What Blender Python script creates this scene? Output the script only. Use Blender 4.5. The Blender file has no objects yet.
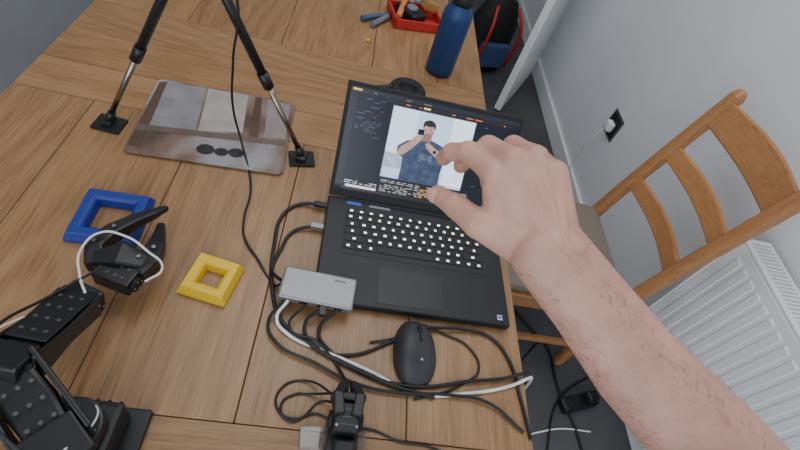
import bpy, bmesh, math, random
from mathutils import Vector, Matrix, Euler
random.seed(4)
C=bpy.context.collection
def srgb(r,g,b):
    f=lambda c:(c/12.92 if c<=.04045 else ((c+.055)/1.055)**2.4)
    return (f(r/255),f(g/255),f(b/255),1)
# ---------------------------------------------------------------- materials
def mat(name,col,rough=.5,metal=0,var=.12,nscale=40,bump=0,emis=0,spec=.5,sss=0,alpha=1,trans=0,coat=0):
    m=bpy.data.materials.new(name);m.use_nodes=True
    nt=m.node_tree;b=nt.nodes['Principled BSDF']
    tc=nt.nodes.new('ShaderNodeTexCoord');n=nt.nodes.new('ShaderNodeTexNoise')
    n.inputs['Scale'].default_value=nscale;n.inputs['Detail'].default_value=4
    nt.links.new(tc.outputs['Object'],n.inputs['Vector'])
    r=nt.nodes.new('ShaderNodeValToRGB')
    c1=tuple(c*(1-var) for c in col[:3])+(1,);c2=tuple(min(1,c*(1+var)) for c in col[:3])+(1,)
    r.color_ramp.elements[0].color=c1;r.color_ramp.elements[1].color=c2
    r.color_ramp.elements[0].position=.3;r.color_ramp.elements[1].position=.7
    nt.links.new(n.outputs[0],r.inputs[0]);nt.links.new(r.outputs[0],b.inputs['Base Color'])
    b.inputs['Roughness'].default_value=rough;b.inputs['Metallic'].default_value=metal
    b.inputs['Specular IOR Level'].default_value=spec
    b.inputs['Transmission Weight'].default_value=trans;b.inputs['Coat Weight'].default_value=coat
    if sss:
        b.inputs['Subsurface Weight'].default_value=sss
        b.inputs['Subsurface Radius'].default_value=(.012,.005,.003);b.inputs['Subsurface Scale'].default_value=1
    if emis:
        nt.links.new(r.outputs[0],b.inputs['Emission Color']);b.inputs['Emission Strength'].default_value=emis
    if bump:
        bp=nt.nodes.new('ShaderNodeBump');bp.inputs['Strength'].default_value=bump;bp.inputs['Distance'].default_value=.002
        nt.links.new(n.outputs[0],bp.inputs['Height']);nt.links.new(bp.outputs[0],b.inputs['Normal'])
    return m
def wood(name,dark,mid,light,axis='Y',rough=.38,sc=1,ring=.07,fine=1.0):
    m=bpy.data.materials.new(name);m.use_nodes=True
    nt=m.node_tree;N=nt.nodes;L=nt.links;b=N['Principled BSDF']
    tc=N.new('ShaderNodeTexCoord');oi=N.new('ShaderNodeObjectInfo')
    mul=N.new('ShaderNodeVectorMath');mul.operation='SCALE';mul.inputs[0].default_value=(7,11,5)
    L.new(oi.outputs['Random'],mul.inputs['Scale'])
    add=N.new('ShaderNodeVectorMath');L.new(tc.outputs['Object'],add.inputs[0]);L.new(mul.outputs[0],add.inputs[1])
    mp=N.new('ShaderNodeMapping');L.new(add.outputs[0],mp.inputs[0])
    s={'Y':(1,.05,1),'X':(.05,1,1),'Z':(1,1,.05)}[axis];mp.inputs['Scale'].default_value=tuple(v*sc for v in s)
    mp2=N.new('ShaderNodeMapping');L.new(add.outputs[0],mp2.inputs[0])
    s={'Y':(1,.16,1),'X':(.16,1,1),'Z':(1,1,.16)}[axis];mp2.inputs['Scale'].default_value=s
    n1=N.new('ShaderNodeTexNoise');n1.inputs['Scale'].default_value=210;n1.inputs['Detail'].default_value=5;n1.inputs['Roughness'].default_value=.6
    n2=N.new('ShaderNodeTexNoise');n2.inputs['Scale'].default_value=4;n2.inputs['Detail'].default_value=1.2;n2.inputs['Distortion'].default_value=.25
    L.new(mp.outputs[0],n1.inputs[0]);L.new(mp2.outputs[0],n2.inputs[0])
    m1=N.new('ShaderNodeMath');m1.operation='MULTIPLY';m1.inputs[1].default_value=85
    L.new(n2.outputs[0],m1.inputs[0])
    m2=N.new('ShaderNodeMath');m2.operation='SINE';L.new(m1.outputs[0],m2.inputs[0])
    m3=N.new('ShaderNodeMath');m3.operation='MULTIPLY_ADD';m3.inputs[1].default_value=ring;L.new(m2.outputs[0],m3.inputs[0]);L.new(n1.outputs[0],m3.inputs[2])
    n3=N.new('ShaderNodeTexNoise');n3.inputs['Scale'].default_value=3;L.new(mp2.outputs[0],n3.inputs[0])
    m4=N.new('ShaderNodeMath');m4.operation='MULTIPLY_ADD';m4.inputs[1].default_value=.35;L.new(n3.outputs[0],m4.inputs[0]);L.new(m3.outputs[0],m4.inputs[2])
    r=N.new('ShaderNodeValToRGB');e=r.color_ramp.elements
    e[0].position=.34;e[0].color=dark;e[1].position=1.0;e[1].color=light
    k=e.new(.66);k.color=mid
    L.new(m4.outputs[0],r.inputs[0])
    hs=N.new('ShaderNodeHueSaturation');L.new(r.outputs[0],hs.inputs['Color'])
    mr=N.new('ShaderNodeMapRange');mr.inputs[3].default_value=.88;mr.inputs[4].default_value=1.1
    L.new(oi.outputs['Random'],mr.inputs[0]);L.new(mr.outputs[0],hs.inputs['Value'])
    L.new(hs.outputs[0],b.inputs['Base Color'])
    bp=N.new('ShaderNodeBump');bp.inputs['Strength'].default_value=.08;bp.inputs['Distance'].default_value=.001
    L.new(n1.outputs[0],bp.inputs['Height']);L.new(bp.outputs[0],b.inputs['Normal'])
    b.inputs['Roughness'].default_value=rough
    return m
D,Mi,Li=srgb(114,82,52),srgb(147,111,75),srgb(166,131,95)
wY=wood('oak_lengthwise',D,Mi,Li,'Y');wX=wood('oak_crosswise',D,Mi,Li,'X');wZ=wood('oak_leg',D,Mi,Li,'Z')
cD,cM,cL=srgb(148,98,60),srgb(172,120,76),srgb(188,138,92)
chZ=wood('chair_wood_up',cD,cM,cL,'Z',.4,ring=.03);chY=wood('chair_wood_side',cD,cM,cL,'Y',.4,ring=.03)
black=mat('black_plastic',srgb(24,24,26),.42);blackm=mat('black_matte',srgb(18,18,19),.7)
gap=mat('dark_gap',srgb(40,24,12),.9)
rubber=mat('cable_black',srgb(20,20,20),.5);whitec=mat('cable_white',srgb(225,225,222),.45)
alu=mat('brushed_aluminium',srgb(140,140,144),.45,metal=.7,nscale=200,var=.05)
steel=mat('steel_tube',srgb(150,140,128),.22,metal=1)
lapm=mat('laptop_body',srgb(36,37,41),.45,metal=.4,var=.05);keym=mat('laptop_key',srgb(20,21,24),.55)
legend=mat('key_legend',srgb(245,247,250),.5,emis=2.2,var=.02)
bluep=mat('blue_pla',srgb(24,50,136),.45,var=.08,nscale=300,bump=.2);yelp=mat('yellow_pla',srgb(226,186,36),.45,var=.05,nscale=300,bump=.2)
wallm=mat('painted_wall',srgb(226,228,231),.9,var=.02,nscale=6,bump=.1)
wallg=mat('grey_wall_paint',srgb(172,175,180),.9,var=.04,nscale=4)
whitep=mat('white_gloss',srgb(236,238,240),.35,var=.02);radm=mat('radiator_enamel',srgb(238,240,243),.4,var=.02);slotm=mat('grille_slot',srgb(180,183,188),.6)
floorm=mat('floor_tile',srgb(80,80,83),.5,var=.2,nscale=5)
skin=mat('skin',srgb(198,150,131),.52,var=.12,nscale=28,bump=.35,sss=.08);nailm=mat('nail',srgb(216,164,150),.3,var=.04)
# ---------------------------------------------------------------- mesh helpers
def empty(name,loc=(0,0,0),rot=(0,0,0),parent=None):
    o=bpy.data.objects.new(name,None);o.empty_display_size=.05;o.location=loc;o.rotation_euler=rot;C.objects.link(o)
    if parent:o.parent=parent
    return o
def fin(name,bm,m,parent=None,loc=(0,0,0),rot=(0,0,0),smooth=False,bev=0,seg=2):
    bmesh.ops.recalc_face_normals(bm,faces=bm.faces)
    me=bpy.data.meshes.new(name);bm.to_mesh(me);bm.free()
    if smooth:
        for p in me.polygons:p.use_smooth=True
    o=bpy.data.objects.new(name,me);C.objects.link(o);me.materials.append(m)
    if isinstance(rot,Matrix):o.matrix_local=Matrix.Translation(loc)@rot.to_4x4()
    else:o.location=loc;o.rotation_euler=rot
    if parent:o.parent=parent
    if bev:
        b=o.modifiers.new('bevel','BEVEL');b.width=bev;b.segments=seg;b.limit_method='ANGLE';b.angle_limit=.6
    return o
def box(name,size,loc,m,parent=None,rot=(0,0,0),bev=.002,seg=2):
    bm=bmesh.new();bmesh.ops.create_cube(bm,size=1,matrix=Matrix.Diagonal((*size,1)))
    return fin(name,bm,m,parent,loc,rot,bev=bev,seg=seg)
def cyl(name,r,h,loc,m,parent=None,rot=(0,0,0),r2=None,bev=0,n=32):
    bm=bmesh.new();bmesh.ops.create_cone(bm,cap_ends=True,segments=n,radius1=r,radius2=r if r2 is None else r2,depth=h)
    o=fin(name,bm,m,parent,loc,rot,bev=bev)
    for p in o.data.polygons:p.use_smooth=len(p.vertices)==4
    return o
def align(p,q,up=Vector((0,0,1))):
    y=(Vector(q)-Vector(p)).normalized();x=y.cross(up).normalized();z=x.cross(y)
    return Matrix((x,y,z)).transposed()   # y along
def rod(name,p,q,r,m,parent=None,r2=None,n=24,bev=0):
    p=Vector(p);q=Vector(q);d=q-p
    R=d.to_track_quat('Z','Y').to_matrix()
    return cyl(name,r,d.length,(p+q)/2,m,parent,R,r2,bev,n)
def beam(name,p,q,w,h,m,parent=None,up=(0,0,1),bev=.003,ext=0):
    p=Vector(p);q=Vector(q);R=align(p,q,Vector(up))
    return box(name,(w,(q-p).length+ext,h),(p+q)/2,m,parent,R,bev)
def loft(name,secs,m,parent=None,up=(0,0,1),bev=.002,n=4,smooth=False,loc=(0,0,0)):
    bm=bmesh.new();rings=[]
    for i,(p,w,h) in enumerate(secs):
        p=Vector(p);a=Vector(secs[max(0,i-1)][0]);b=Vector(secs[min(len(secs)-1,i+1)][0])
        R=align(a,b,Vector(up));rg=[]
        if n==4:offs=[(-.5,-.5),(.5,-.5),(.5,.5),(-.5,.5)]
        else:offs=[(.5*math.cos(t*2*math.pi/n),.5*math.sin(t*2*math.pi/n)) for t in range(n)]
        for x,z in offs:rg.append(bm.verts.new(p+R@Vector((x*w,0,z*h))))
        rings.append(rg)
    k=len(rings[0])
    for a,b in zip(rings,rings[1:]):
        for i in range(k):bm.faces.new((a[i],a[(i+1)%k],b[(i+1)%k],b[i]))
    bm.faces.new(rings[0]);bm.faces.new(rings[-1][::-1])
    return fin(name,bm,m,parent,loc,smooth=smooth,bev=bev if n==4 else 0)
def tube(name,pts,r,m,parent=None,cyclic=False):
    cu=bpy.data.curves.new(name,'CURVE');cu.dimensions='3D';cu.bevel_depth=r;cu.bevel_resolution=3;cu.resolution_u=10;cu.use_fill_caps=True
    s=cu.splines.new('BEZIER');s.bezier_points.add(len(pts)-1);s.use_cyclic_u=cyclic
    for b,p in zip(s.bezier_points,pts):
        b.co=p;b.handle_left_type=b.handle_right_type='AUTO'
    cu.materials.append(m);o=bpy.data.objects.new(name,cu);C.objects.link(o)
    if parent:o.parent=parent
    return o
def lathe(name,prof,m,parent=None,loc=(0,0,0),rot=(0,0,0),n=40):
    bm=bmesh.new();rings=[]
    for r,z in prof:
        rings.append([bm.verts.new((r*math.cos(i*2*math.pi/n),r*math.sin(i*2*math.pi/n),z)) for i in range(n)])
    for a,b in zip(rings,rings[1:]):
        for i in range(n):bm.faces.new((a[i],a[(i+1)%n],b[(i+1)%n],b[i]))
    bm.faces.new(rings[0]);bm.faces.new(rings[-1])
    return fin(name,bm,m,parent,loc,rot,smooth=True)
def poly(name,pts,m,parent,z=0):
    bm=bmesh.new();bm.faces.new([bm.verts.new((x,y,z)) for x,y in pts]);
    me=bpy.data.meshes.new(name);bm.normal_update();bm.to_mesh(me);bm.free();o=bpy.data.objects.new(name,me);C.objects.link(o);me.materials.append(m);o.parent=parent;return o
def quads(name,rects,m,parent,z=0):
    bm=bmesh.new()
    for x,y,w,h in rects:bm.faces.new([bm.verts.new(v) for v in ((x,y,z),(x+w,y,z),(x+w,y+h,z),(x,y+h,z))])
    me=bpy.data.meshes.new(name);bm.to_mesh(me);bm.free();o=bpy.data.objects.new(name,me);C.objects.link(o);me.materials.append(m);o.parent=parent;return o
TZ=.75
# ---------------------------------------------------------------- camera
cd=bpy.data.cameras.new('camera');cam=bpy.data.objects.new('camera',cd);C.objects.link(cam)
cam.matrix_world=Matrix(((.96886,-.18241,-.16743,0),(.03466,.76945,-.63774,0),(.2452,.6121,.7519,1.49),(0,0,0,1)))
cd.lens=20.7;cd.clip_start=.02;bpy.context.scene.camera=cam
# ---------------------------------------------------------------- room
box('floor',(2.9,5.4,.05),(-.02,1.35,-.025),floorm,bev=0)
box('wall_right',(.1,5.3,2.4),(1.26,1.35,1.2),wallm,bev=0)
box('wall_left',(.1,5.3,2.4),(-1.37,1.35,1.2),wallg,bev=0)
box('wall_far',(2.53,.1,2.4),(-.055,3.95,1.2),wallm,bev=0)
box('ceiling',(2.9,5.4,.05),(-.02,1.35,2.425),whitep,bev=0)
box('baseboard_right',(.016,5.2,.1),(1.202,1.35,.05),whitep,bev=.004)
# open door leaf
d1=empty('door_1',(1.15,2.76,0),(0,0,math.atan2(-.48,-.264)))
box('leaf',(.56,.04,2.0),(.28,0,1.01),whitep,d1,bev=.003)
for k,(zz,hh) in enumerate(((.5,.7),(1.45,.9))):
    box('panel_%d'%k,(.36,.046,hh),(.28,0,zz),whitep,d1,bev=.008)
rod('handle',(.5,-.06,1.0),(.4,-.06,1.0),.009,steel,d1);rod('spindle',(.5,-.06,1.0),(.5,.0,1.0),.009,steel,d1)
# ---------------------------------------------------------------- table
tb=empty('dining_table',(0,0,0))
def plank(n,x0,x1,y0,y1,m):
    g=.0014
    box(n,(x1-x0-g,y1-y0-g,.03),((x0+x1)/2,(y0+y1)/2,TZ-.015),m,tb,bev=.0012,seg=1)
XL,XR=-.68,.407
i=0
def lengthwise(y0,y1,xs):
    global i
    for a,b in zip(xs,xs[1:]):
        plank('plank_%d'%i,a,b,y0,y1,wY);i+=1
def cross(y0,y1):
    global i
    plank('board_%d'%i,XL,XR,y0,y1,wX);i+=1
cross(.085,.197)
lengthwise(.197,.815,[XL,-.52,-.30,-.07,.19,XR])
cross(.815,.93);cross(.93,1.083);cross(1.083,1.2)
lengthwise(1.2,1.83,[XL,-.45,-.20,.06,.26,XR]);cross(1.83,1.94)
box('under_top',(XR-XL-.02,1.82,.006),((XL+XR)/2,1.012,TZ-.0335),gap,tb,bev=0)
for yy in (.16,1.86):box('apron_end',(.93,.022,.09),((XL+XR)/2,yy,TZ-.08),wX,tb)
for xx in (XL+.07,XR-.07):box('apron_side',(.022,1.7,.09),(xx,1.01,TZ-.08),wY,tb)
for xx in (XL+.075,XR-.075):
    for yy in (.17,1.85):box('leg',(.075,.075,TZ-.035),(xx,yy,(TZ-.035)/2),wZ,tb,bev=.006)
# ---------------------------------------------------------------- laptop
lp=empty('laptop',(.010,.407,TZ+.001),(0,0,math.radians(1.2)))
W,Dp=.374,.252
box('base',(W,Dp,.016),(W/2,Dp/2,.0095),lapm,lp,bev=.003)
box('hinge_bar',(W*.8,.012,.01),(W/2,Dp-.004,.016),blackm,lp,bev=.003)
zt=.0178
box('keyboard_well',(.30,.118,.0006),(W/2+.002,.167,zt),keym,lp,bev=0)
bmk=bmesh.new();rects=[];y=.222
for ri,n in enumerate([14,14,14,13,12,9]):
    h=.011 if ri==0 else .0165
    y-=h
    ws=[1.0]*n
    if ri==1:ws[-1]=1.6
    if ri==2:ws[0]=1.4
    if ri==3:ws[0]=1.6;ws[-1]=1.8
    if ri==4:ws[0]=2.1;ws[-1]=2.2
    if ri==5:ws[3]=5.2
    tot=sum(ws);x=W/2-.146
    for w in ws:
        kw=.292*w/tot
        bmesh.ops.create_cube(bmk,size=1,matrix=Matrix.Translation((x+kw/2,y+h/2,zt+.0012))@Matrix.Diagonal((kw-.003,h-.0028,.0016,1)))
        if w<2.5:
            k0=x+kw/2
            if random.random()<.5:rects+=[(k0-.003,y+h/2-.0022,.0022,.0045),(k0+.0004,y+h/2-.0022,.0022,.0045),(k0-.0028,y+h/2-.0006,.005,.0014)]
            else:rects+=[(k0-.0025,y+h/2-.0022,.005,.0016),(k0-.0025,y+h/2+.0010,.005,.0014),(k0-.0008,y+h/2-.0022,.0018,.0045)]
        x+=kw
    y-=.0018
fin('keys',bmk,keym,lp,bev=.0005,seg=1)
quads('key_legends',rects[0::3],legend,lp,zt+.0022);quads('key_legends_b',rects[1::3],legend,lp,zt+.00225);quads('key_legends_c',rects[2::3],legend,lp,zt+.0023)
tpad=mat('touchpad',srgb(34,35,39),.4,metal=.3,var=.03)
box('touchpad',(.125,.078,.0006),(W/2-.01,.05,zt),tpad,lp,bev=.0002)
sk=mat('sticker_white',srgb(210,220,235),.4);skb=mat('sticker_blue',srgb(40,90,180),.4)
box('sticker_1',(.010,.010,.0003),(W-.02,.016,zt),sk,lp,bev=0);box('sticker_2',(.008,.005,.0003),(W-.02,.016,zt+.0003),skb,lp,bev=0)
box('sticker_3',(.03,.008,.0003),(.055,.238,zt+.0004),skb,lp,bev=0);box('sticker_4',(.045,.006,.0003),(.11,.238,zt+.0004),mat('sticker_grey',srgb(120,125,135),.4),lp,bev=0)
lid=empty('lid',(0,Dp-.003,.021),(math.radians(55),0,0),lp)
LH=.234
box('lid_shell',(W,LH,.006),(W/2,LH/2,-.004),lapm,lid,bev=.002)
box('bezel',(W-.004,LH-.004,.0012),(W/2,LH/2,-.0006),blackm,lid,bev=.0004)
sx,sy,sw,sh=.008,.018,W-.016,LH-.028
def em(n,c,s=1.0,var=.05,ns=60):return mat(n,srgb(*c),.3,emis=s,var=var,nscale=ns)
scr=em('screen_editor',(9,13,28),.5);poly('screen',[(sx,sy),(sx+sw,sy),(sx+sw,sy+sh),(sx,sy+sh)],scr,lid,.0002)
def S(u,v):return (sx+u*sw,sy+v*sh)
def rect(n,u0,v0,u1,v1,m,z):poly(n,[S(u0,v0),S(u1,v0),S(u1,v1),S(u0,v1)],m,lid,z)
rect('title_bar',0,.955,1,1,em('bar_grey',(30,33,42),.6),.0004)
rect('side_bar',0,0,.04,.955,em('bar_side',(24,28,38),.6),.0004)
rect('tab_line',.2,.925,.97,.945,em('tab',(38,32,36),.6),.0004)
rect('status_bar',0,0,1,.03,em('status',(36,30,30),.6),.0004)
def lines(n,u0,u1,v0,v1,k,c,s=1.0,dens=.6,z=.0006,ht=.35):
    rr=[];dv=(v1-v0)/k
    for j in range(k):
        u=u0
        while u<u1:
            w=random.uniform(.01,.05)
            if random.random()<dens:
                a=S(u,v0+j*dv);ww=min(w,u1-u)*sw
                if ww>0:rr.append((a[0],a[1],ww,dv*sh*ht))
            u+=w+.012
    quads(n,rr,em(n+'_m',c,s),lid,z)
lines('file_names',.05,.2,.55,.93,16,(62,72,96),.6,.35);lines('tabs',.2,.95,.925,.945,1,(190,100,60),.8,.4,z=.0008,ht=.6)
rect('active_tab',.42,.925,.46,.943,em('active_tab_m',(220,200,70),1),.0009)
lines('title_text',.08,.5,.969,.983,1,(120,120,128),.6,.35,ht=.5);rect('title_word',.01,.968,.06,.988,em('tw',(210,170,60),.8),.0006)
lines('code',.80,.98,.2,.9,24,(50,66,120),.6,.25);lines('prompt',.05,.24,.07,.11,2,(190,195,205),.9,.6)
rect('input_box',.06,.03,.24,.055,em('input',(210,215,225),.9),.0009)
# video window
rect('video_frame',.245,.19,.745,.91,em('vf',(70,74,84),.8),.0006)
rect('video',.25,.195,.74,.90,em('video_bg',(172,190,212),1.1,.06,14),.0008)
rect('video_wall',.25,.45,.40,.90,em('video_wall',(196,210,226),1.1),.0009)
rect('video_shelf',.25,.30,.36,.45,em('video_shelf',(150,160,178),1,.2,80),.0009)
rect('video_curtain',.61,.22,.74,.90,em('video_curtain',(218,230,240),1.15,.08,30),.0009)
quads('curtain_folds',[(S(.615+.018*k,.26)[0],S(0,.26)[1],.0016,.125) for k in range(7)],em('fold',(184,198,214),1),lid,.0010)
shirt=em('vid_shirt',(52,64,86),.85,.35,70);vskin=em('vid_skin',(166,130,120),.85,.22,90);vhair=em('vid_hair',(40,34,36),.7,.3,120);vdark=em('vid_phone',(20,22,28),.7);vshade=em('vid_shade',(128,96,88),.8)
poly('vid_torso',[S(*p) for p in ((.355,.195),(.60,.195),(.595,.32),(.60,.42),(.635,.47),(.625,.55),(.575,.605),(.52,.635),(.495,.645),(.46,.645),(.42,.63),(.365,.60),(.315,.53),(.315,.47),(.355,.42),(.36,.32))],shirt,lid,.0012)
def ell(n,cu,cv,ru,rv,m,z,k=24):poly(n,[S(cu+ru*math.cos(t*2*math.pi/k),cv+rv*math.sin(t*2*math.pi/k)) for t in range(k)],m,lid,z)
poly('vid_neck',[S(*p) for p in ((.448,.62),(.50,.62),(.502,.69),(.448,.69))],vshade,lid,.0013)
ell('vid_hair_back',.475,.775,.038,.060,vhair,.00135);ell('vid_head',.475,.73,.033,.068,vskin,.0014);ell('vid_beard',.475,.683,.024,.018,vshade,.0015)
ell('vid_fringe',.473,.80,.034,.030,vhair,.0015);ell('vid_eye_l',.463,.738,.004,.006,vdark,.0016);ell('vid_eye_r',.488,.738,.004,.006,vdark,.0016)
poly('vid_arm_l',[S(*p) for p in ((.315,.47),(.325,.44),(.355,.45),(.40,.53),(.445,.63),(.45,.67),(.43,.69),(.41,.66),(.375,.59),(.335,.53))],vskin,lid,.0017)
poly('vid_arm_r',[S(*p) for p in ((.635,.47),(.62,.44),(.595,.44),(.54,.49),(.48,.56),(.47,.60),(.49,.615),(.52,.585),(.58,.53),(.62,.51))],vskin,lid,.0017)
poly('vid_phone',[S(*p) for p in ((.415,.675),(.452,.68),(.45,.735),(.415,.73))],vdark,lid,.0019)
ell('vid_watch',.535,.535,.010,.016,vdark,.0019)
lines('shirt_print',.45,.53,.42,.50,4,(110,120,138),.8,.7,z=.0016,ht=.4)
rect('terminal_bg',.25,.035,.80,.185,em('tbg',(26,30,42),.7),.0008)
lines('terminal',.26,.79,.045,.175,8,(170,164,154),.8,.75,z=.0011,ht=.4)
lines('terminal_o',.5,.79,.045,.175,8,(220,140,50),1.0,.35,z=.0013,ht=.45)
cyl('webcam',.002,.0006,(W/2,LH-.004,.0004),tpad,lid,n=16)
# ---------------------------------------------------------------- usb hub
hb=empty('usb_hub',(.017,.424,TZ+.0275),(0,0,math.radians(-2.5)))
box('shell',(.130,.064,.015),(0,0,0),alu,hb,bev=.004,seg=3)
for k in range(3):box('port_%d'%k,(.014,.002,.006),(.04-.03*k,-.032,0),blackm,hb,bev=.0003)
box('port_end',(.002,.012,.006),(-.065,.0,0),blackm,hb,bev=.0003)
box('logo',(.02,.004,.0002),(.035,.02,.0076),mat('logo_grey',srgb(100,100,102),.4),hb,bev=0)
# ---------------------------------------------------------------- mouse
ms=empty('computer_mouse',(.203,.343,TZ),(0,0,math.radians(4)))
msm=mat('mouse_grey',srgb(50,51,54),.55)
bm=bmesh.new();rings=[];NU,NV=28,12
for a in range(NV+1):
    t=a/NV;rg=[]
    for k in range(NU):
        th=k*2*math.pi/NU;cx,sx_=math.cos(th),math.sin(th)
        sq=lambda c:math.copysign(abs(c)**.85,c)
        rr=math.cos(t*math.pi/2)**.45 if t<1 else 0.02
        z=.036*math.sin(t*math.pi/2)*(1-.25*(sx_*rr-.1)**2*2)
        x=.037*sq(cx)*rr*(1-.10*sx_)-.004*(1-t);yv=.060*sq(sx_)*rr
        z*=1+.18*(-cx*rr)
        rg.append(bm.verts.new((x,yv,z+.001)))
    rings.append(rg)
for a,b in zip(rings,rings[1:]):
    for k in range(NU):bm.faces.new((a[k],a[(k+1)%NU],b[(k+1)%NU],b[k]))
bm.faces.new(rings[0]);bm.faces.new(rings[-1])
fin('shell',bm,msm,ms,smooth=True)
box('button_split',(.0015,.045,.003),(0,.026,.0325),blackm,ms,rot=(math.radians(-22),0,0),bev=.0003)
cyl('scroll_wheel',.010,.007,(0,.028,.028),blackm,ms,rot=(0,math.pi/2,0),bev=.001)
tube('side_groove',[(-.036,-.03,.014),(-.040,0,.017),(-.035,.03,.014)],.0012,blackm,ms)
cyl('logo',.0025,.001,(0,-.025,.0355),alu,ms,n=16)
# ---------------------------------------------------------------- square frames
def sqframe(name,a,b,h,m,loc,rz):
    prof=[(a,0),(a,h*.3),(a-.006,h),(b+.008,h),(b+.003,h*.8),(b,0)]
    bm=bmesh.new();R=[]
    for r,z in prof:R.append([bm.verts.new((sx*r,sy2*r,z)) for sx,sy2 in ((-1,-1),(1,-1),(1,1),(-1,1))])
    for i2 in range(len(R)):
        p,q=R[i2],R[(i2+1)%len(R)]
        for k in range(4):bm.faces.new((p[k],p[(k+1)%4],q[(k+1)%4],q[k]))
    return fin(name,bm,m,None,loc,(0,0,rz),bev=.0015)
sqframe('blue_square_frame',.056,.028,.022,bluep,(-.362,.512,TZ+.0005),math.radians(3))
sqframe('yellow_square_frame',.041,.016,.022,yelp,(-.165,.423,TZ+.0005),math.radians(-10))
# ---------------------------------------------------------------- printed glass placemat, reflections painted in with the print
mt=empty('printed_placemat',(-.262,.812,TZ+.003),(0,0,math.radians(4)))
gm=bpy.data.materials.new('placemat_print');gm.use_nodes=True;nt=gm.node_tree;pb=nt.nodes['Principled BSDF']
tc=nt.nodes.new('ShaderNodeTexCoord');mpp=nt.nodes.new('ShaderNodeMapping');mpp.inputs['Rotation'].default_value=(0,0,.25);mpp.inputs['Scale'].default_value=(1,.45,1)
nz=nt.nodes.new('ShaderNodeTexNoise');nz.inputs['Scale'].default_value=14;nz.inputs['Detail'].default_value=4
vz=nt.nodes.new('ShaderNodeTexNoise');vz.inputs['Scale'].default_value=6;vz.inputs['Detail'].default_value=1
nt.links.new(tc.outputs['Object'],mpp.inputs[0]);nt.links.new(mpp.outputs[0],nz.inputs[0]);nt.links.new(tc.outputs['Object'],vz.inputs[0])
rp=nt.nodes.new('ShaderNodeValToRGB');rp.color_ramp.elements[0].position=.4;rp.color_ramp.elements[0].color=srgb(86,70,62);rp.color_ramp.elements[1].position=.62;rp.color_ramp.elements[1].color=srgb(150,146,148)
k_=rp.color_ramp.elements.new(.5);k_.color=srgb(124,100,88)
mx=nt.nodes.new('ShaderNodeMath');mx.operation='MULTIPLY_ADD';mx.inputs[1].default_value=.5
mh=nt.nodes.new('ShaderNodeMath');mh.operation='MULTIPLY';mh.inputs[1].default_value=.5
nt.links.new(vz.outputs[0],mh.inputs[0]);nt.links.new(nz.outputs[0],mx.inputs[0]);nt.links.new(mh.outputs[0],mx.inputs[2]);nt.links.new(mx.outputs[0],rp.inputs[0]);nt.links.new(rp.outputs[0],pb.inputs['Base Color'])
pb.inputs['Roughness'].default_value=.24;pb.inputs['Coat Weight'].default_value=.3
def rrect(hw,hh,r):
    pts=[]
    for cx,cy,a0 in ((hw,hh,0),(-hw,hh,90),(-hw,-hh,180),(hw,-hh,270)):
        for k in range(7):
            a=math.radians(a0+k*15);pts.append((cx-math.copysign(r,cx)+r*math.cos(a),cy-math.copysign(r,cy)+r*math.sin(a)))
    return pts
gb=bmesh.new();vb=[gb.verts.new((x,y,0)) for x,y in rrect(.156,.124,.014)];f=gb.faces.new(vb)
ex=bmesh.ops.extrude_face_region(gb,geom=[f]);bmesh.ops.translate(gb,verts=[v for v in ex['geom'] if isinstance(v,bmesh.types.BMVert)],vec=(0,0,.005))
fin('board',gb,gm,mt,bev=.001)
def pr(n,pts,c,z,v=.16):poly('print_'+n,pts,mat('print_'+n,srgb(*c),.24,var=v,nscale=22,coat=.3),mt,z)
pr('sky',[(-.140,.116),(-.050,.119),(-.040,-.035),(-.142,-.045)],(132,128,132),.0053)  # silvery reflection on the left side, painted as a flat patch
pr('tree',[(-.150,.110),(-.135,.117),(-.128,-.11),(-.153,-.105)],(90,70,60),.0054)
pr('reflection_mid',[(-.045,.119),(.045,.119),(.055,-.015),(-.035,-.033)],(164,154,150),.0055)  # light central reflection, put into the colour of this patch
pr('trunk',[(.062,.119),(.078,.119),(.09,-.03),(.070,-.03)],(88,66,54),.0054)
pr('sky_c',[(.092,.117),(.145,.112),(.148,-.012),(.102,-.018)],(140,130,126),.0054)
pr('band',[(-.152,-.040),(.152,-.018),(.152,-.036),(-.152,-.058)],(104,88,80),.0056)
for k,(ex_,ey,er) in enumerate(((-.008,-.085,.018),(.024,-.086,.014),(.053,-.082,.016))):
    pr('dark_reflection_%d'%k,[(ex_+er*math.cos(t*math.pi/12)*(1+.08*math.sin(3*t)),ey+er*.85*math.sin(t*math.pi/12)) for t in range(24)],(46,42,44),.0058+k*.0001)  # dark phone-like reflections in the glossy surface, painted as ovals
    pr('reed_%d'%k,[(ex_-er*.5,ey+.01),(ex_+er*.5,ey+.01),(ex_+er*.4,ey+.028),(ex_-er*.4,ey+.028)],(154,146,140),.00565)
# ---------------------------------------------------------------- tripod stand
ts=empty('tripod_stand',(0,0,0))
apex=Vector((-.263,.76,1.17))
for k,(fx,fy) in enumerate(((-.462,.749),(-.068,.762))):
    ft=Vector((fx,fy,TZ+.014));mid=ft.lerp(apex,.42)
    rod('lower_leg_%d'%k,ft,mid,.0055,steel,ts);rod('upper_leg_%d'%k,mid,apex,.0085,black,ts)
    rod('collar_%d'%k,mid+(ft-mid).normalized()*.012,mid+(apex-mid).normalized()*.02,.0105,black,ts)
    rod('foot_tube_%d'%k,ft-(apex-ft).normalized()*.008,ft+(apex-ft).normalized()*.025,.0075,black,ts)
    box('foot_pad_%d'%k,(.055,.045,.006),(fx,fy,TZ+.0035),blackm,ts,rot=(0,0,.25*(1 if k else -.3)),bev=.001)
    box('foot_clip_%d'%k,(.02,.03,.012),(fx,fy,TZ+.012),black,ts,bev=.002)
rod('third_leg_folded',apex,apex+Vector((.0,.03,.26)),.0095,black,ts)
box('head',(.06,.045,.06),apex+Vector((0,0,.01)),black,ts,bev=.008)
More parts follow.
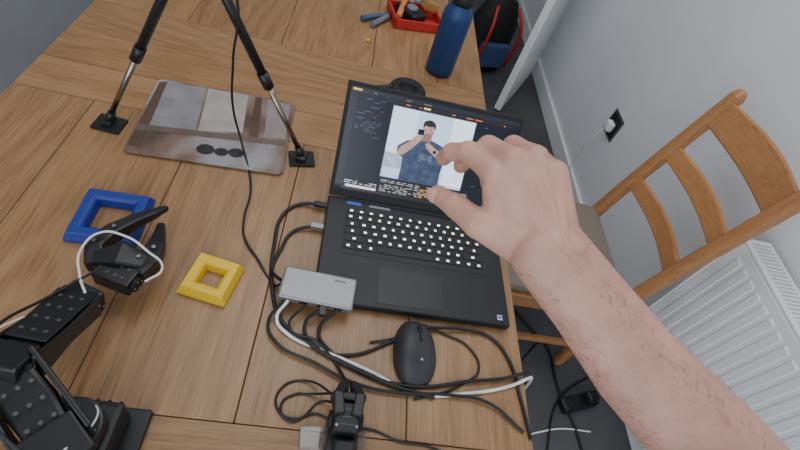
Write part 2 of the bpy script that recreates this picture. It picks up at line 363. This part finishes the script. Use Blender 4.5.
cyl('camera_module',.02,.03,apex+Vector((0,-.03,.0)),black,ts,rot=(math.pi/2,0,0))
tube('camera_cable',[apex+Vector((.015,-.02,0)),(-.20,.745,1.10),(-.205,.74,.98),(-.212,.755,.86),(-.195,.75,.775),(-.165,.69,.7545),(-.149,.632,.7545),(-.146,.57,.7545),(-.135,.525,.7545),(-.10,.48,.7545),(-.058,.43,.756),(-.05,.425,.772)],.0022,rubber)
# ---------------------------------------------------------------- cables
def cab(name,pts,r,m,z=None):
    z=TZ+r+.0008 if z is None else z
    return tube(name,[(p[0],p[1],p[2] if len(p)>2 else z) for p in pts],r,m)
cab('laptop_charger_cable',[(.010,.628,.762),(-.02,.632,.76),(-.05,.628),(-.076,.594),(-.078,.52),(-.062,.424),(-.03,.361),(.019,.331),(.081,.305),(.151,.283),(.235,.268)],.0036,rubber)
box('charger_plug',(.03,.012,.009),(-.006,.632,.762),black,bpy.data.objects['laptop_charger_cable'],bev=.002)
cab('hub_cable',[(.004,.575,.762),(-.02,.572,.759),(-.05,.556),(-.064,.51),(-.07,.46,.757),(-.058,.44,.77),(-.047,.43,.777)],.0033,rubber)
box('usb_plug',(.026,.012,.007),(-.006,.575,.762),alu,bpy.data.objects['hub_cable'],bev=.001)
cab('white_usb_cable',[(-.03,.394,.777),(-.043,.368,.757),(-.02,.344),(.046,.323),(.124,.299),(.203,.272),(.30,.284),(.377,.306),(.41,.322,.756),(.425,.330,.745),(.45,.33,.6),(.60,.38,.2),(.75,.44,.006),(.851,.472,.004),(.93,.49,.004),(1.045,.492,.004)],.003,whitec)
cab('black_usb_cable',[(.03,.390,.777),(.005,.362,.76),(.034,.326),(.088,.322),(.15,.352),(.20,.385,.76),(.25,.395,.76),(.299,.400,.757),(.348,.393),(.379,.355),(.393,.284),(.402,.22)],.0031,rubber)
box('plug_a',(.012,.024,.008),(.03,.386,.777),black,bpy.data.objects['black_usb_cable'],bev=.001)
cab('black_usb_cable',[(.055,.390,.777),(.03,.355,.76),(.054,.324),(.10,.30),(.142,.287),(.211,.284),(.302,.304,.757),(.359,.315,.757),(.415,.333,.757),(.44,.34,.7),(.55,.45,.1),(.7,.6,.006),(.911,.818,.006)],.0031,rubber)
cab('black_usb_cable',[(-.035,.394,.775),(-.055,.36,.758),(-.035,.325,.757),(.03,.30,.757),(.10,.275,.757),(.17,.268,.757),(.26,.275,.757),(.33,.27,.757),(.39,.23)],.0028,rubber)
cab('robot_cable',[(.0,.390,.777),(-.02,.355,.76),(.03,.335,.76),(.07,.30),(.085,.268,.77),(.085,.24,.80)],.0024,rubber)
cab('servo_cable',[(.07,.244,.79),(.03,.25),(.009,.247),(-.008,.230),(.006,.208),(.044,.222),(.068,.216),(.09,.21,.765)],.002,rubber)
cab('servo_cable',[(.075,.236,.79),(.02,.27),(-.012,.255),(-.014,.225),(.02,.212),(.05,.24),(.08,.23,.78)],.002,rubber)
cab('servo_cable',[(.09,.20,.77),(.131,.208),(.18,.195),(.228,.192),(.29,.165),(.33,.12)],.002,rubber)
cab('mouse_side_cable',[(.12,.35),(.165,.365,.757),(.20,.395,.757),(.262,.385),(.30,.37),(.32,.33),(.29,.30),(.24,.275),(.20,.262)],.002,rubber)
fc=cab('floor_cable',[(.80,.95,.005),(.911,.818,.005),(.93,.80,.005),(.945,.663,.005),(.955,.60,.005),(.987,.492,.005),(1.0,.3,.005)],.005,rubber)
fc2=cab('floor_cable',[(1.1,.70,.005),(1.03,.66,.005),(.97,.62,.01),(.92,.56,.005),(.86,.40,.005)],.004,rubber)
ext=empty('extension_socket',(1.01,.585,.0),(0,0,.3))
box('body',(.15,.05,.035),(0,0,.0185),black,ext,bev=.006)
for k in range(2):box('outlet_%d'%k,(.04,.035,.002),(-.035+.07*k,0,.037),blackm,ext,bev=.001)
box('plug',(.045,.04,.035),(.035,0,.055),black,ext,bev=.008)
# ---------------------------------------------------------------- bottle
bt=empty('water_bottle',(.262,1.262,TZ+.001))
bb=mat('bottle_blue',srgb(32,62,108),.45,metal=.2,nscale=120,bump=.1)
lathe('body',[(.036,0),(.041,.004),(.042,.02),(.042,.17),(.040,.188),(.032,.203),(.028,.208),(.028,.214)],bb,bt)
lathe('cap',[(.030,.212),(.031,.216),(.031,.24),(.028,.244),(.012,.245)],black,bt)
tube('carry_loop',[(-.026,0,.235),(-.022,0,.262),(0,0,.272),(.022,0,.262),(.026,0,.235)],.004,black,bt)
# ---------------------------------------------------------------- headphones behind laptop
def torus(name,R,r,m,loc,parent=None,h=1.0,rot=(0,0,0)):
    bm=bmesh.new();n,k=40,14;g=[[bm.verts.new(((R+r*math.cos(b*2*math.pi/k))*math.cos(a*2*math.pi/n),(R+r*math.cos(b*2*math.pi/k))*math.sin(a*2*math.pi/n),h*r*math.sin(b*2*math.pi/k))) for b in range(k)] for a in range(n)]
    for a in range(n):
        for b in range(k):bm.faces.new((g[a][b],g[(a+1)%n][b],g[(a+1)%n][(b+1)%k],g[a][(b+1)%k]))
    return fin(name,bm,m,parent,loc,rot,smooth=True)
hp=empty('headphones',(.165,1.095,TZ))
torus('ear_cushion',.036,.016,blackm,(0,0,.016),hp);cyl('ear_cup',.045,.018,(0,0,.012),black,hp,bev=.005)
torus('ear_cushion_2',.036,.016,blackm,(.02,-.13,.016),hp);cyl('ear_cup_2',.045,.018,(.02,-.13,.012),black,hp,bev=.005)
tube('headband',[(-.04,0,.02),(-.10,-.04,.02),(-.115,-.08,.02),(-.08,-.12,.02),(-.02,-.13,.02)],.008,black,hp)
# ---------------------------------------------------------------- red tool tray, pliers, crumb
redm=mat('red_plastic',srgb(184,46,42),.45);orgm=mat('orange',srgb(205,120,60),.5);greym=mat('grey_plastic',srgb(110,112,118),.45);brass=mat('brass',srgb(190,150,90),.4,metal=.6)
tr=empty('tool_tray',(.18,1.53,TZ),(0,0,.25))
box('tray_floor',(.17,.13,.006),(0,0,.004),redm,tr,bev=.001)
for n_,s_,l_ in (('rim_a',(.17,.006,.03),(0,.062,.018)),('rim_b',(.17,.006,.03),(0,-.062,.018)),('rim_c',(.006,.13,.03),(.082,0,.018)),('rim_d',(.006,.13,.03),(-.082,0,.018))):box(n_,s_,l_,redm,tr,bev=.001)
box('multimeter',(.06,.10,.03),(-.02,.0,.03),black,tr,rot=(0,0,.5),bev=.006);cyl('dial',.018,.008,(-.02,-.01,.05),greym,tr)
box('jaw_block',(.05,.03,.03),(.05,.02,.05),brass,tr,rot=(0,.3,.3),bev=.004);rod('tool_shaft',(.0,.03,.05),(.09,.09,.06),.006,greym,tr)
rod('screwdriver_handle',(-.07,-.04,.03),(-.03,.05,.045),.01,orgm,tr,bev=.002)
tube('coil_wire',[(.03,.03,.05),(.08,.07,.09),(.12,.02,.07),(.14,.08,.04),(.2,.12,.02)],.003,rubber,tr)
pl=empty('pliers',(.075,1.475,TZ),(0,0,-.35))
tube('handle_1',[(-.05,-.06,.012),(-.03,-.02,.012),(0,.02,.012)],.009,mat('plier_grip',srgb(60,80,110),.5),pl)
tube('handle_2',[(-.01,-.07,.012),(0,-.02,.012),(.008,.02,.012)],.009,greym,pl)
box('jaw',(.02,.05,.012),(.008,.042,.012),steel,pl,rot=(0,0,-.2),bev=.003)
cyl('pivot',.01,.016,(.004,.02,.012),steel,pl)
bm=bmesh.new();bmesh.ops.create_icosphere(bm,subdivisions=2,radius=.006)
for v in bm.verts:v.co*=random.uniform(.8,1.15)
fin('foam_crumb',bm,yelp,None,(.038,1.325,TZ+.006),smooth=True)
# ---------------------------------------------------------------- black robot arm (left)
ra=empty('robot_arm',(0,0,0))
V=Vector
B=V((-.235,.150,TZ));Sh=V((-.238,.125,.858));El=V((-.318,.195,.885));Wr=V((-.310,.318,.822));G=V((-.292,.372,.808))
screw=mat('screw_metal',srgb(150,150,155),.3,metal=1);holem=mat('bracket_hole',srgb(76,76,80),.6)
box('base_plate',(.12,.10,.012),B+V((-.005,0,.007)),black,ra,bev=.003);box('base_body',(.085,.085,.05),B+V((-.01,0,.038)),black,ra,bev=.008)
for k in range(6):box('base_rib_%d'%k,(.003,.088,.04),B+V((-.045+.014*k,0,.038)),blackm,ra,bev=.001)
cyl('shoulder_turntable',.036,.03,B+V((-.01,0,.075)),black,ra,bev=.004)
def servo(n,p,ax,s=(.045,.025,.038)):
    R=align((0,0,0),ax)
    box(n,s,p,black,ra,R,bev=.003)
    side=R@V((1,0,0))
    for sg in (-1,1):
        c=V(p)+side*(s[0]/2+.002)*sg
        rod(n+'_horn',c-side*.002*sg,c+side*.003*sg,.012,blackm,ra)
        for t in range(4):
            q=c+side*.003*sg+(R@V((0,math.cos(t*math.pi/2),math.sin(t*math.pi/2))))*.008
            rod(n+'_screw',q,q+side*.0015*sg,.0016,screw,ra,n=10)
def holes(p,q,up,nl,nw,sp,h,r=.0032):
    R=align(p,q)
    for a in range(nl):
        for b_ in range(nw):
            c=V(p).lerp(V(q),(a+.5)/nl)+R@V(((b_-(nw-1)/2)*sp,0,h));rod('hole',c-R@V((0,0,.001)),c+R@V((0,0,.0008)),r,holem,ra,n=12)
servo('shoulder_servo',Sh,El-Sh,(.055,.05,.045))
side=align(Sh,El)@V((1,0,0))
for sg in (-1,1):
    loft('upper_arm_plate',[(Sh+side*.032*sg,.006,.05),(Sh.lerp(El,.5)+side*.03*sg+V((0,0,.008)),.006,.034),(El+side*.028*sg,.006,.042)],black,ra)
loft('upper_arm_core',[(Sh,.04,.04),(Sh.lerp(El,.5),.05,.03),(El,.04,.035)],black,ra,bev=.006)
holes(Sh.lerp(El,.15)+V((0,0,.002)),El,None,4,3,.013,.0225,.0024)
servo('elbow_servo',El,Wr-El,(.050,.044,.040))
for sg in (-1,1):
    s2=align(El,Wr)@V((1,0,0));loft('forearm_plate',[(El+s2*.029*sg,.005,.044),(El.lerp(Wr,.5)+s2*.026*sg,.005,.028),(Wr+s2*.027*sg,.005,.034)],black,ra)
loft('forearm_core',[(El,.036,.034),(El.lerp(Wr,.5),.040,.022),(Wr,.036,.026)],black,ra,bev=.004)
tp=beam('perforated_bracket',El.lerp(Wr,.35)+V((0,0,.020)),Wr+V((0,0,.020)),.048,.004,black,ra,ext=.02)
holes(El.lerp(Wr,.3)+V((0,0,.020)),Wr+V((0,0,.020)),None,4,3,.014,.0022,.0026)
servo('wrist_servo',Wr,G-Wr,(.048,.036,.034))
servo('gripper_servo',G+V((.006,.0,0)),(.25,1,0),(.058,.034,.030))
holes((-.292,.36,.821),(-.284,.39,.821),None,2,4,.012,.0024,.0022)
loft('fixed_jaw',[((-.320,.380,.812),.026,.028),((-.332,.412,.814),.026,.032),((-.322,.445,.812),.024,.028),((-.302,.480,.806),.020,.022),((-.282,.508,.800),.015,.016),((-.268,.530,.794),.009,.010)],black,ra,bev=.004)
loft('moving_jaw',[((-.264,.380,.810),.034,.028),((-.252,.405,.810),.034,.030),((-.252,.436,.806),.026,.026),((-.258,.465,.800),.018,.020),((-.266,.492,.792),.012,.014)],black,ra,bev=.004)
loft('jaw_palm',[((-.325,.39,.823),.02,.010),((-.29,.402,.828),.044,.010),((-.25,.395,.822),.024,.010)],black,ra,bev=.004)
for q in ((-.332,.415,.831),(-.262,.40,.830),(-.25,.425,.824),(-.318,.45,.827)):rod('jaw_screw',q,V(q)+V((0,0,.002)),.003,screw,ra,n=12)
tube('white_wire',[(-.30,.32,.843),(-.318,.345,.842),(-.338,.395,.838),(-.325,.425,.840),(-.29,.425,.842),(-.25,.405,.842),(-.225,.39,.824),(-.245,.37,.81)],.0018,whitec,ra)
tube('servo_wire',[(-.24,.10,.90),(-.29,.13,.915),(-.345,.18,.915),(-.35,.24,.89),(-.335,.30,.855),(-.30,.37,.835)],.002,rubber,ra)
tube('servo_wire_b',[(-.340,.185,.908),(-.347,.21,.905),(-.345,.235,.893),(-.335,.26,.878)],.0011,whitec,ra)
tube('servo_wire_c',[(-.225,.115,.88),(-.215,.145,.86),(-.225,.175,.84),(-.25,.18,.83)],.0012,whitec,ra)
tube('base_wire',[(-.38,.28,.754),(-.375,.22,.755),(-.34,.18,.755),(-.30,.15,.757)],.0025,rubber,ra)
# ---------------------------------------------------------------- second gripper (bottom centre)
rg=empty('robot_gripper',(.085,.2,TZ))
clear=mat('clear_acrylic',srgb(245,246,248),.05,var=.01,trans=.95)
box('clamp_plate',(.10,.045,.004),(-.008,-.015,.003),clear,rg,rot=(0,0,.1),bev=.0015)
box('servo_body',(.045,.055,.04),(0,-.01,.028),black,rg,bev=.003)
box('servo_top',(.036,.04,.03),(0,.0,.063),black,rg,bev=.003)
for sg in (-1,1):
    loft('finger',[((sg*.012,.0,.075),.016,.02),((sg*.016,.03,.07),.014,.02),((sg*.010,.045,.06),.014,.018),((sg*.006,.055,.05),.010,.014)],black,rg,bev=.002)
    cyl('horn',.012,.006,(sg*.021,0,.06),blackm,rg,rot=(0,math.pi/2,0))
box('back_bracket',(.03,.05,.03),(.002,-.05,.05),black,rg,bev=.004)
box('cross_piece',(.05,.012,.02),(0,.03,.066),black,rg,bev=.003)
for k in range(3):box('vent_%d'%k,(.022,.002,.001),(0,-.01+.01*k,.0785),holem,rg,bev=0)
for sx2 in (-.014,.014):
    for sy2 in (-.012,.014):cyl('screw',.002,.002,(sx2,sy2,.079),screw,rg,n=10)
# ---------------------------------------------------------------- chair
ch=empty('dining_chair',(0,0,0))
y0,y1=.735,1.105
def bx(z):
    return .94 if z<.45 else .94+.10*((z-.45)/.52)**1.15
for k,yy in enumerate((y0,y1)):
    secs=[((.965,yy,0.001),.03,.034),((.945,yy,.25),.034,.036),((.94,yy,.45),.036,.038)]+[((bx(z),yy,z),.036,.036) for z in (.55,.65,.75,.85,.93,.985,1.005)]
    secs[-1]=(secs[-1][0],.022,.024)
    loft('back_post_%d'%k,secs,chZ,ch,up=(0,1,0),bev=.009)
def slat(n,z,h):
    secs=[]
    for t in range(9):
        s=t/8;secs.append(((bx(z)+.028*math.sin(s*math.pi)+.0,y0+.012+(y1-y0-.024)*s,z),.016,h*(1-.12*abs(2*s-1)**2)))
    bm=bmesh.new();R=[]
    lean=math.atan2(bx(z+.05)-bx(z-.05),.1)
    for (p,w,hh) in secs:
        p=V(p);u=V((math.sin(lean),0,math.cos(lean)));nn=V((math.cos(lean),0,-math.sin(lean)))
        R.append([bm.verts.new(p+nn*(a*w/2)+u*(b*hh/2)) for a,b in ((-1,-1),(1,-1),(1,1),(-1,1))])
    for a,b in zip(R,R[1:]):
        for k in range(4):bm.faces.new((a[k],a[(k+1)%4],b[(k+1)%4],b[k]))
    bm.faces.new(R[0]);bm.faces.new(R[-1]);fin(n,bm,chY,ch,bev=.005)
slat('top_rail',.93,.095);slat('slat_2',.775,.062);slat('slat_3',.635,.058)
for k,yy in enumerate((y0-.01,y1+.01)):
    loft('front_leg_%d'%k,[((.545,yy,0.001),.028,.028),((.55,yy,.43),.038,.038)],chZ,ch,up=(0,1,0),bev=.005)
    box('side_rail_%d'%k,(.40,.022,.055),(.745,yy,.405),chY,ch,bev=.003);box('stretcher_%d'%k,(.40,.018,.025),(.75,yy,.18),chY,ch,bev=.003)
box('front_rail',(.022,.37,.055),(.55,.925,.405),chY,ch,bev=.003);box('rear_rail',(.022,.36,.055),(.94,.925,.405),chY,ch,bev=.003)
seatm=mat('seat_fabric',srgb(126,116,106),.9,var=.12,nscale=250,bump=.4)
box('seat',(.42,.40,.04),(.735,.925,.452),seatm,ch,bev=.016,seg=4)
# ---------------------------------------------------------------- radiator
rd=empty('radiator',(0,0,0))
ya,yb=-.45,.79
box('panel',(.022,yb-ya,.60),(1.115,(ya+yb)/2,.465),radm,rd,bev=.008);box('rear_panel',(.02,yb-ya-.01,.58),(1.178,(ya+yb)/2,.465),radm,rd,bev=.006)
box('top_grille',(.085,yb-ya,.008),(1.145,(ya+yb)/2,.768),radm,rd,bev=.002);box('end_cap',(.085,.006,.58),(1.145,yb,.47),radm,rd,bev=.002)
bm=bmesh.new();yy=yb-.05
while yy>ya+.03:
    bmesh.ops.create_cube(bm,size=1,matrix=Matrix.Translation((1.1035,yy,.465))@Matrix.Diagonal((.006,.024,.53,1)));yy-=.036
fin('ribs',bm,radm,rd,bev=.0028)
bm=bmesh.new();yy=yb-.02
while yy>ya+.02:
    bmesh.ops.create_cube(bm,size=1,matrix=Matrix.Translation((1.145,yy,.7725))@Matrix.Diagonal((.055,.003,.002,1)));yy-=.012
fin('grille_slots',bm,slotm,rd)
rod('pipe',(1.15,yb+.02,.0),(1.15,yb+.02,.22),.008,whitep,rd);rod('valve',(1.15,yb+.02,.20),(1.15,yb+.02,.27),.016,whitep,rd);rod('tail',(1.15,yb-.01,.215),(1.15,yb+.02,.215),.01,steel,rd)
# ---------------------------------------------------------------- socket
so=empty('wall_socket',(1.208,1.716,.433))
box('metal_plate',(.006,.11,.11),(0,0,0),mat('socket_steel',srgb(110,110,112),.35,metal=.8),so,bev=.001)
box('dark_recess',(.004,.092,.086),(-.003,0,0),blackm,so,bev=.001)
box('white_plug',(.03,.045,.045),(-.02,-.005,-.004),whitep,so,bev=.008)
tube('plug_cable',[(-.03,0,-.02),(-.045,.01,-.09),(-.04,.03,-.2),(-.02,.05,-.32),(-.03,.03,-.425)],.003,whitec,so)
# ---------------------------------------------------------------- shoe near wall
sh=empty('trainer_shoe',(1.08,1.87,0),(0,0,math.radians(80)))
loft('sole',[((-.13,0,.014),.06,.024),((-.08,0,.014),.075,.026),((0,0,.014),.07,.026),((.08,0,.014),.09,.026),((.135,0,.016),.06,.022)],redm,sh,n=16,smooth=True)
loft('upper',[((-.125,0,.06),.055,.08),((-.08,0,.065),.07,.09),((-.02,0,.06),.068,.08),((.05,0,.045),.08,.055),((.12,0,.032),.06,.03)],black,sh,n=20,smooth=True)
tube('laces',[(0,-.02,.10),(.02,.02,.09),(.03,-.02,.085),(.05,.02,.075),(.07,-.02,.065)],.003,redm,sh)
# ---------------------------------------------------------------- backpack beyond door
bpk=empty('backpack',(.80,2.75,0),(0,0,.3))
loft('bag_body',[((0,0,.0),.28,.18),((0,0,.1),.32,.22),((0,0,.3),.30,.20),((0,0,.42),.2,.14),((0,0,.46),.08,.08)],blackm,bpk,up=(0,1,0),n=24,smooth=True)
for sg in (-1,1):tube('strap',[(sg*.07,-.08,.42),(sg*.10,-.15,.32),(sg*.11,-.14,.15),(sg*.12,-.11,.06)],.010,redm,bpk)
box('pocket',(.2,.05,.16),(0,-.11,.13),mat('pocket_blue',srgb(60,80,120),.7),bpk,bev=.02,seg=4)
tube('grab_handle',[(-.04,0,.45),(0,0,.50),(.04,0,.45)],.01,orgm,bpk)
# ---------------------------------------------------------------- hand and arm
hd=empty('person_arm',(0,0,0))
hb_=bmesh.new()
def cap(p,q,r0,r1,n=20,k=6):
    p=V(p);q=V(q);d=(q-p);L=d.length;R=d.to_track_quat('Z','Y').to_matrix();rings=[]
    pr=[(r0*math.cos(a),-r0*math.sin(a)) for a in [math.pi/2*(1-j/k) for j in range(k)]]+[(r0,0),(r1,L)]+[(r1*math.cos(a),L+r1*math.sin(a)) for a in [math.pi/2*(j+1)/k for j in range(k)]]
    for r,z in pr:
        r=max(r,1e-4);rings.append([hb_.verts.new(p+R@V((r*math.cos(i*2*math.pi/n),r*math.sin(i*2*math.pi/n),z))) for i in range(n)])
    for a,b in zip(rings,rings[1:]):
        for i in range(n):hb_.faces.new((a[i],a[(i+1)%n],b[(i+1)%n],b[i]))
    hb_.faces.new(rings[0][::-1]);hb_.faces.new(rings[-1])
mm=lambda *a:V(a)/1000
Wp=mm(209,261,1187)
fing={'index':[mm(155,325,1208),mm(133,359,1200),mm(121,374,1183),mm(119,385,1163)],
'middle':[mm(168,332,1223),mm(152,366,1207),mm(145,377,1180),mm(141,384,1158)],
'ring':[mm(187,334,1230),mm(177,368,1213),mm(177,373,1179),mm(172,358,1162)],
'pinky':[mm(208,324,1226),mm(206,354,1214),mm(208,355,1184),mm(202,340,1172)]}
rad={'index':(.0138,.0120,.0104,.0088),'middle':(.0142,.0120,.0102,.0086),'ring':(.0136,.0114,.0096,.0082),'pinky':(.0124,.0101,.0084,.0074)}
for f_,P in fing.items():
    r=rad[f_]
    for j in range(3):
        m_=P[j].lerp(P[j+1],.5);rm=(r[j]+r[j+1])/2*.89
        cap(P[j],m_,r[j],rm);cap(m_,P[j+1],rm,r[j+1])
roots={'index':mm(192,275,1186),'middle':mm(201,272,1190),'ring':mm(213,270,1192),'pinky':mm(224,266,1190)}
palmdir=V((.1,.1,-1)).normalized()*.012
upd=V((-.1,-.3,1)).normalized()
for f_ in fing:
    cap(roots[f_],fing[f_][0],.018,.0128);cap(roots[f_]+palmdir,fing[f_][0]+palmdir*.9,.018,.012)
    cap(Wp.lerp(roots[f_],.6)+upd*.0195,fing[f_][0]+upd*.0095,.0028,.0045,n=12)      # extensor tendon ridge
fl_=list(fing)
for a,b in zip(fl_,fl_[1:]):
    cap((roots[a]+roots[b])/2,(fing[a][0]+fing[b][0])/2-V((0,.007,.002)),.018,.0110)
th=[mm(181,268,1183),mm(148,288,1174),mm(128,315,1165),mm(114,335,1155)]
tr_=(.018,.0155,.0130,.0104)
for j in range(3):
    m_=th[j].lerp(th[j+1],.5);rm=(tr_[j]+tr_[j+1])/2*.93
    cap(th[j],m_,tr_[j],rm);cap(m_,th[j+1],rm,tr_[j+1])
cap(mm(195,262,1182),th[1],.022,.015);cap(th[1]*.7+Wp*.3,fing['index'][0]-V((0,.01,.008)),.014,.011)
ch_=[Wp,mm(252,222,1171),mm(296,173,1157),mm(358,113,1146),mm(420,47,1136)]
rr_=(.0255,.0275,.0320,.0375,.040)
off=V((.707,.707,.1)).normalized()
wd=(.014,.013,.012,.010,.006)
for j in range(4):
    for sg in (-1,0,1):cap(ch_[j]+off*wd[j]*sg,ch_[j+1]+off*wd[j+1]*sg,rr_[j],rr_[j+1],n=28)
cap(mm(226,256,1206),mm(228,255,1206),.009,.009)   # ulna head
shd=V((.23,-.14,1.27));cap(ch_[-1],shd,.045,.055,n=28)
arm=fin('hand_and_forearm',hb_,skin,hd,smooth=True)
rm_=arm.modifiers.new('remesh','REMESH');rm_.mode='VOXEL';rm_.voxel_size=.0017;rm_.use_smooth_shade=True
sm=arm.modifiers.new('smooth','SMOOTH');sm.factor=.5;sm.iterations=5
sleeve=mat('tshirt_cotton',srgb(60,72,92),.9,nscale=200,bump=.3)
rod('sleeve',ch_[-1].lerp(shd,.5),shd,.06,sleeve,hd,r2=.072,n=40)
# forearm hair
hairm=mat('arm_hair',srgb(100,70,56),.6)
cu=bpy.data.curves.new('arm_hair','CURVE');cu.dimensions='3D';cu.bevel_depth=.00009;cu.bevel_resolution=0
for _ in range(1900):
    j=random.choice((0,1,1,2,2,3));t=random.random();c=ch_[j].lerp(ch_[j+1],t);ax=(ch_[j+1]-ch_[j]).normalized()
    r=rr_[j]+(rr_[j+1]-rr_[j])*t;w_=wd[j]+(wd[j+1]-wd[j])*t
    o1=(off-ax*off.dot(ax)).normalized();o2=ax.cross(o1)
    if o2.z<0:o2=-o2
    a=random.uniform(-.5,math.pi+.5)
    d=o1*math.cos(a)+o2*math.sin(a);p0=c+off*w_*math.cos(a)+d*(r-.0012)
    L=random.uniform(.006,.013);dr=(-ax*.8+d*.45+o1*random.uniform(-.5,.5)).normalized()
    s=cu.splines.new('POLY');s.points.add(2)
    for q,pt in zip(s.points,(p0,p0+dr*L*.5,p0+dr*L*.5+(dr-d*.25)*L*.5)):q.co=(*pt,1)
    s.points[2].radius=.3
cu.materials.append(hairm);ho=bpy.data.objects.new('arm_hair',cu);C.objects.link(ho);ho.parent=hd
# nails
pc=(roots['middle']+fing['middle'][0])/2+V((0,0,-.03))
def nail(n,p,q,r):
    ax=(q-p).normalized();o=(p-pc);o=(o-ax*o.dot(ax)).normalized();x=ax.cross(o)
    R=Matrix((x,ax,o)).transposed();c=q+o*r*.66
    bm=bmesh.new();bmesh.ops.create_uvsphere(bm,u_segments=16,v_segments=10,radius=1,matrix=Matrix.Diagonal((r*.72,r*.95,r*.36,1)))
    fin(n,bm,nailm,hd,c,R,smooth=True)
for f_,P in fing.items():nail('nail_'+f_,P[2],P[3],rad[f_][3])
nail('nail_thumb',th[2],th[3],tr_[3]*1.05)
# ---------------------------------------------------------------- lights
def area(n,loc,tgt,sz,p,c=(1,1,1)):
    l=bpy.data.lights.new(n,'AREA');l.size=sz;l.energy=p;l.color=c;o=bpy.data.objects.new(n,l);C.objects.link(o);o.location=loc
    o.rotation_euler=(V(tgt)-V(loc)).to_track_quat('-Z','Y').to_euler();return o
area('ceiling_light',(.1,1.3,2.36),(.1,1.3,0),1.5,21,(.98,.99,1))
area('window_light',(-.6,-1.2,1.8),(.4,1.2,.6),2.0,34,(.88,.94,1))
w=bpy.data.worlds.new('world');bpy.context.scene.world=w;w.use_nodes=True
w.node_tree.nodes['Background'].inputs[0].default_value=(.82,.91,1,1);w.node_tree.nodes['Background'].inputs[1].default_value=.9
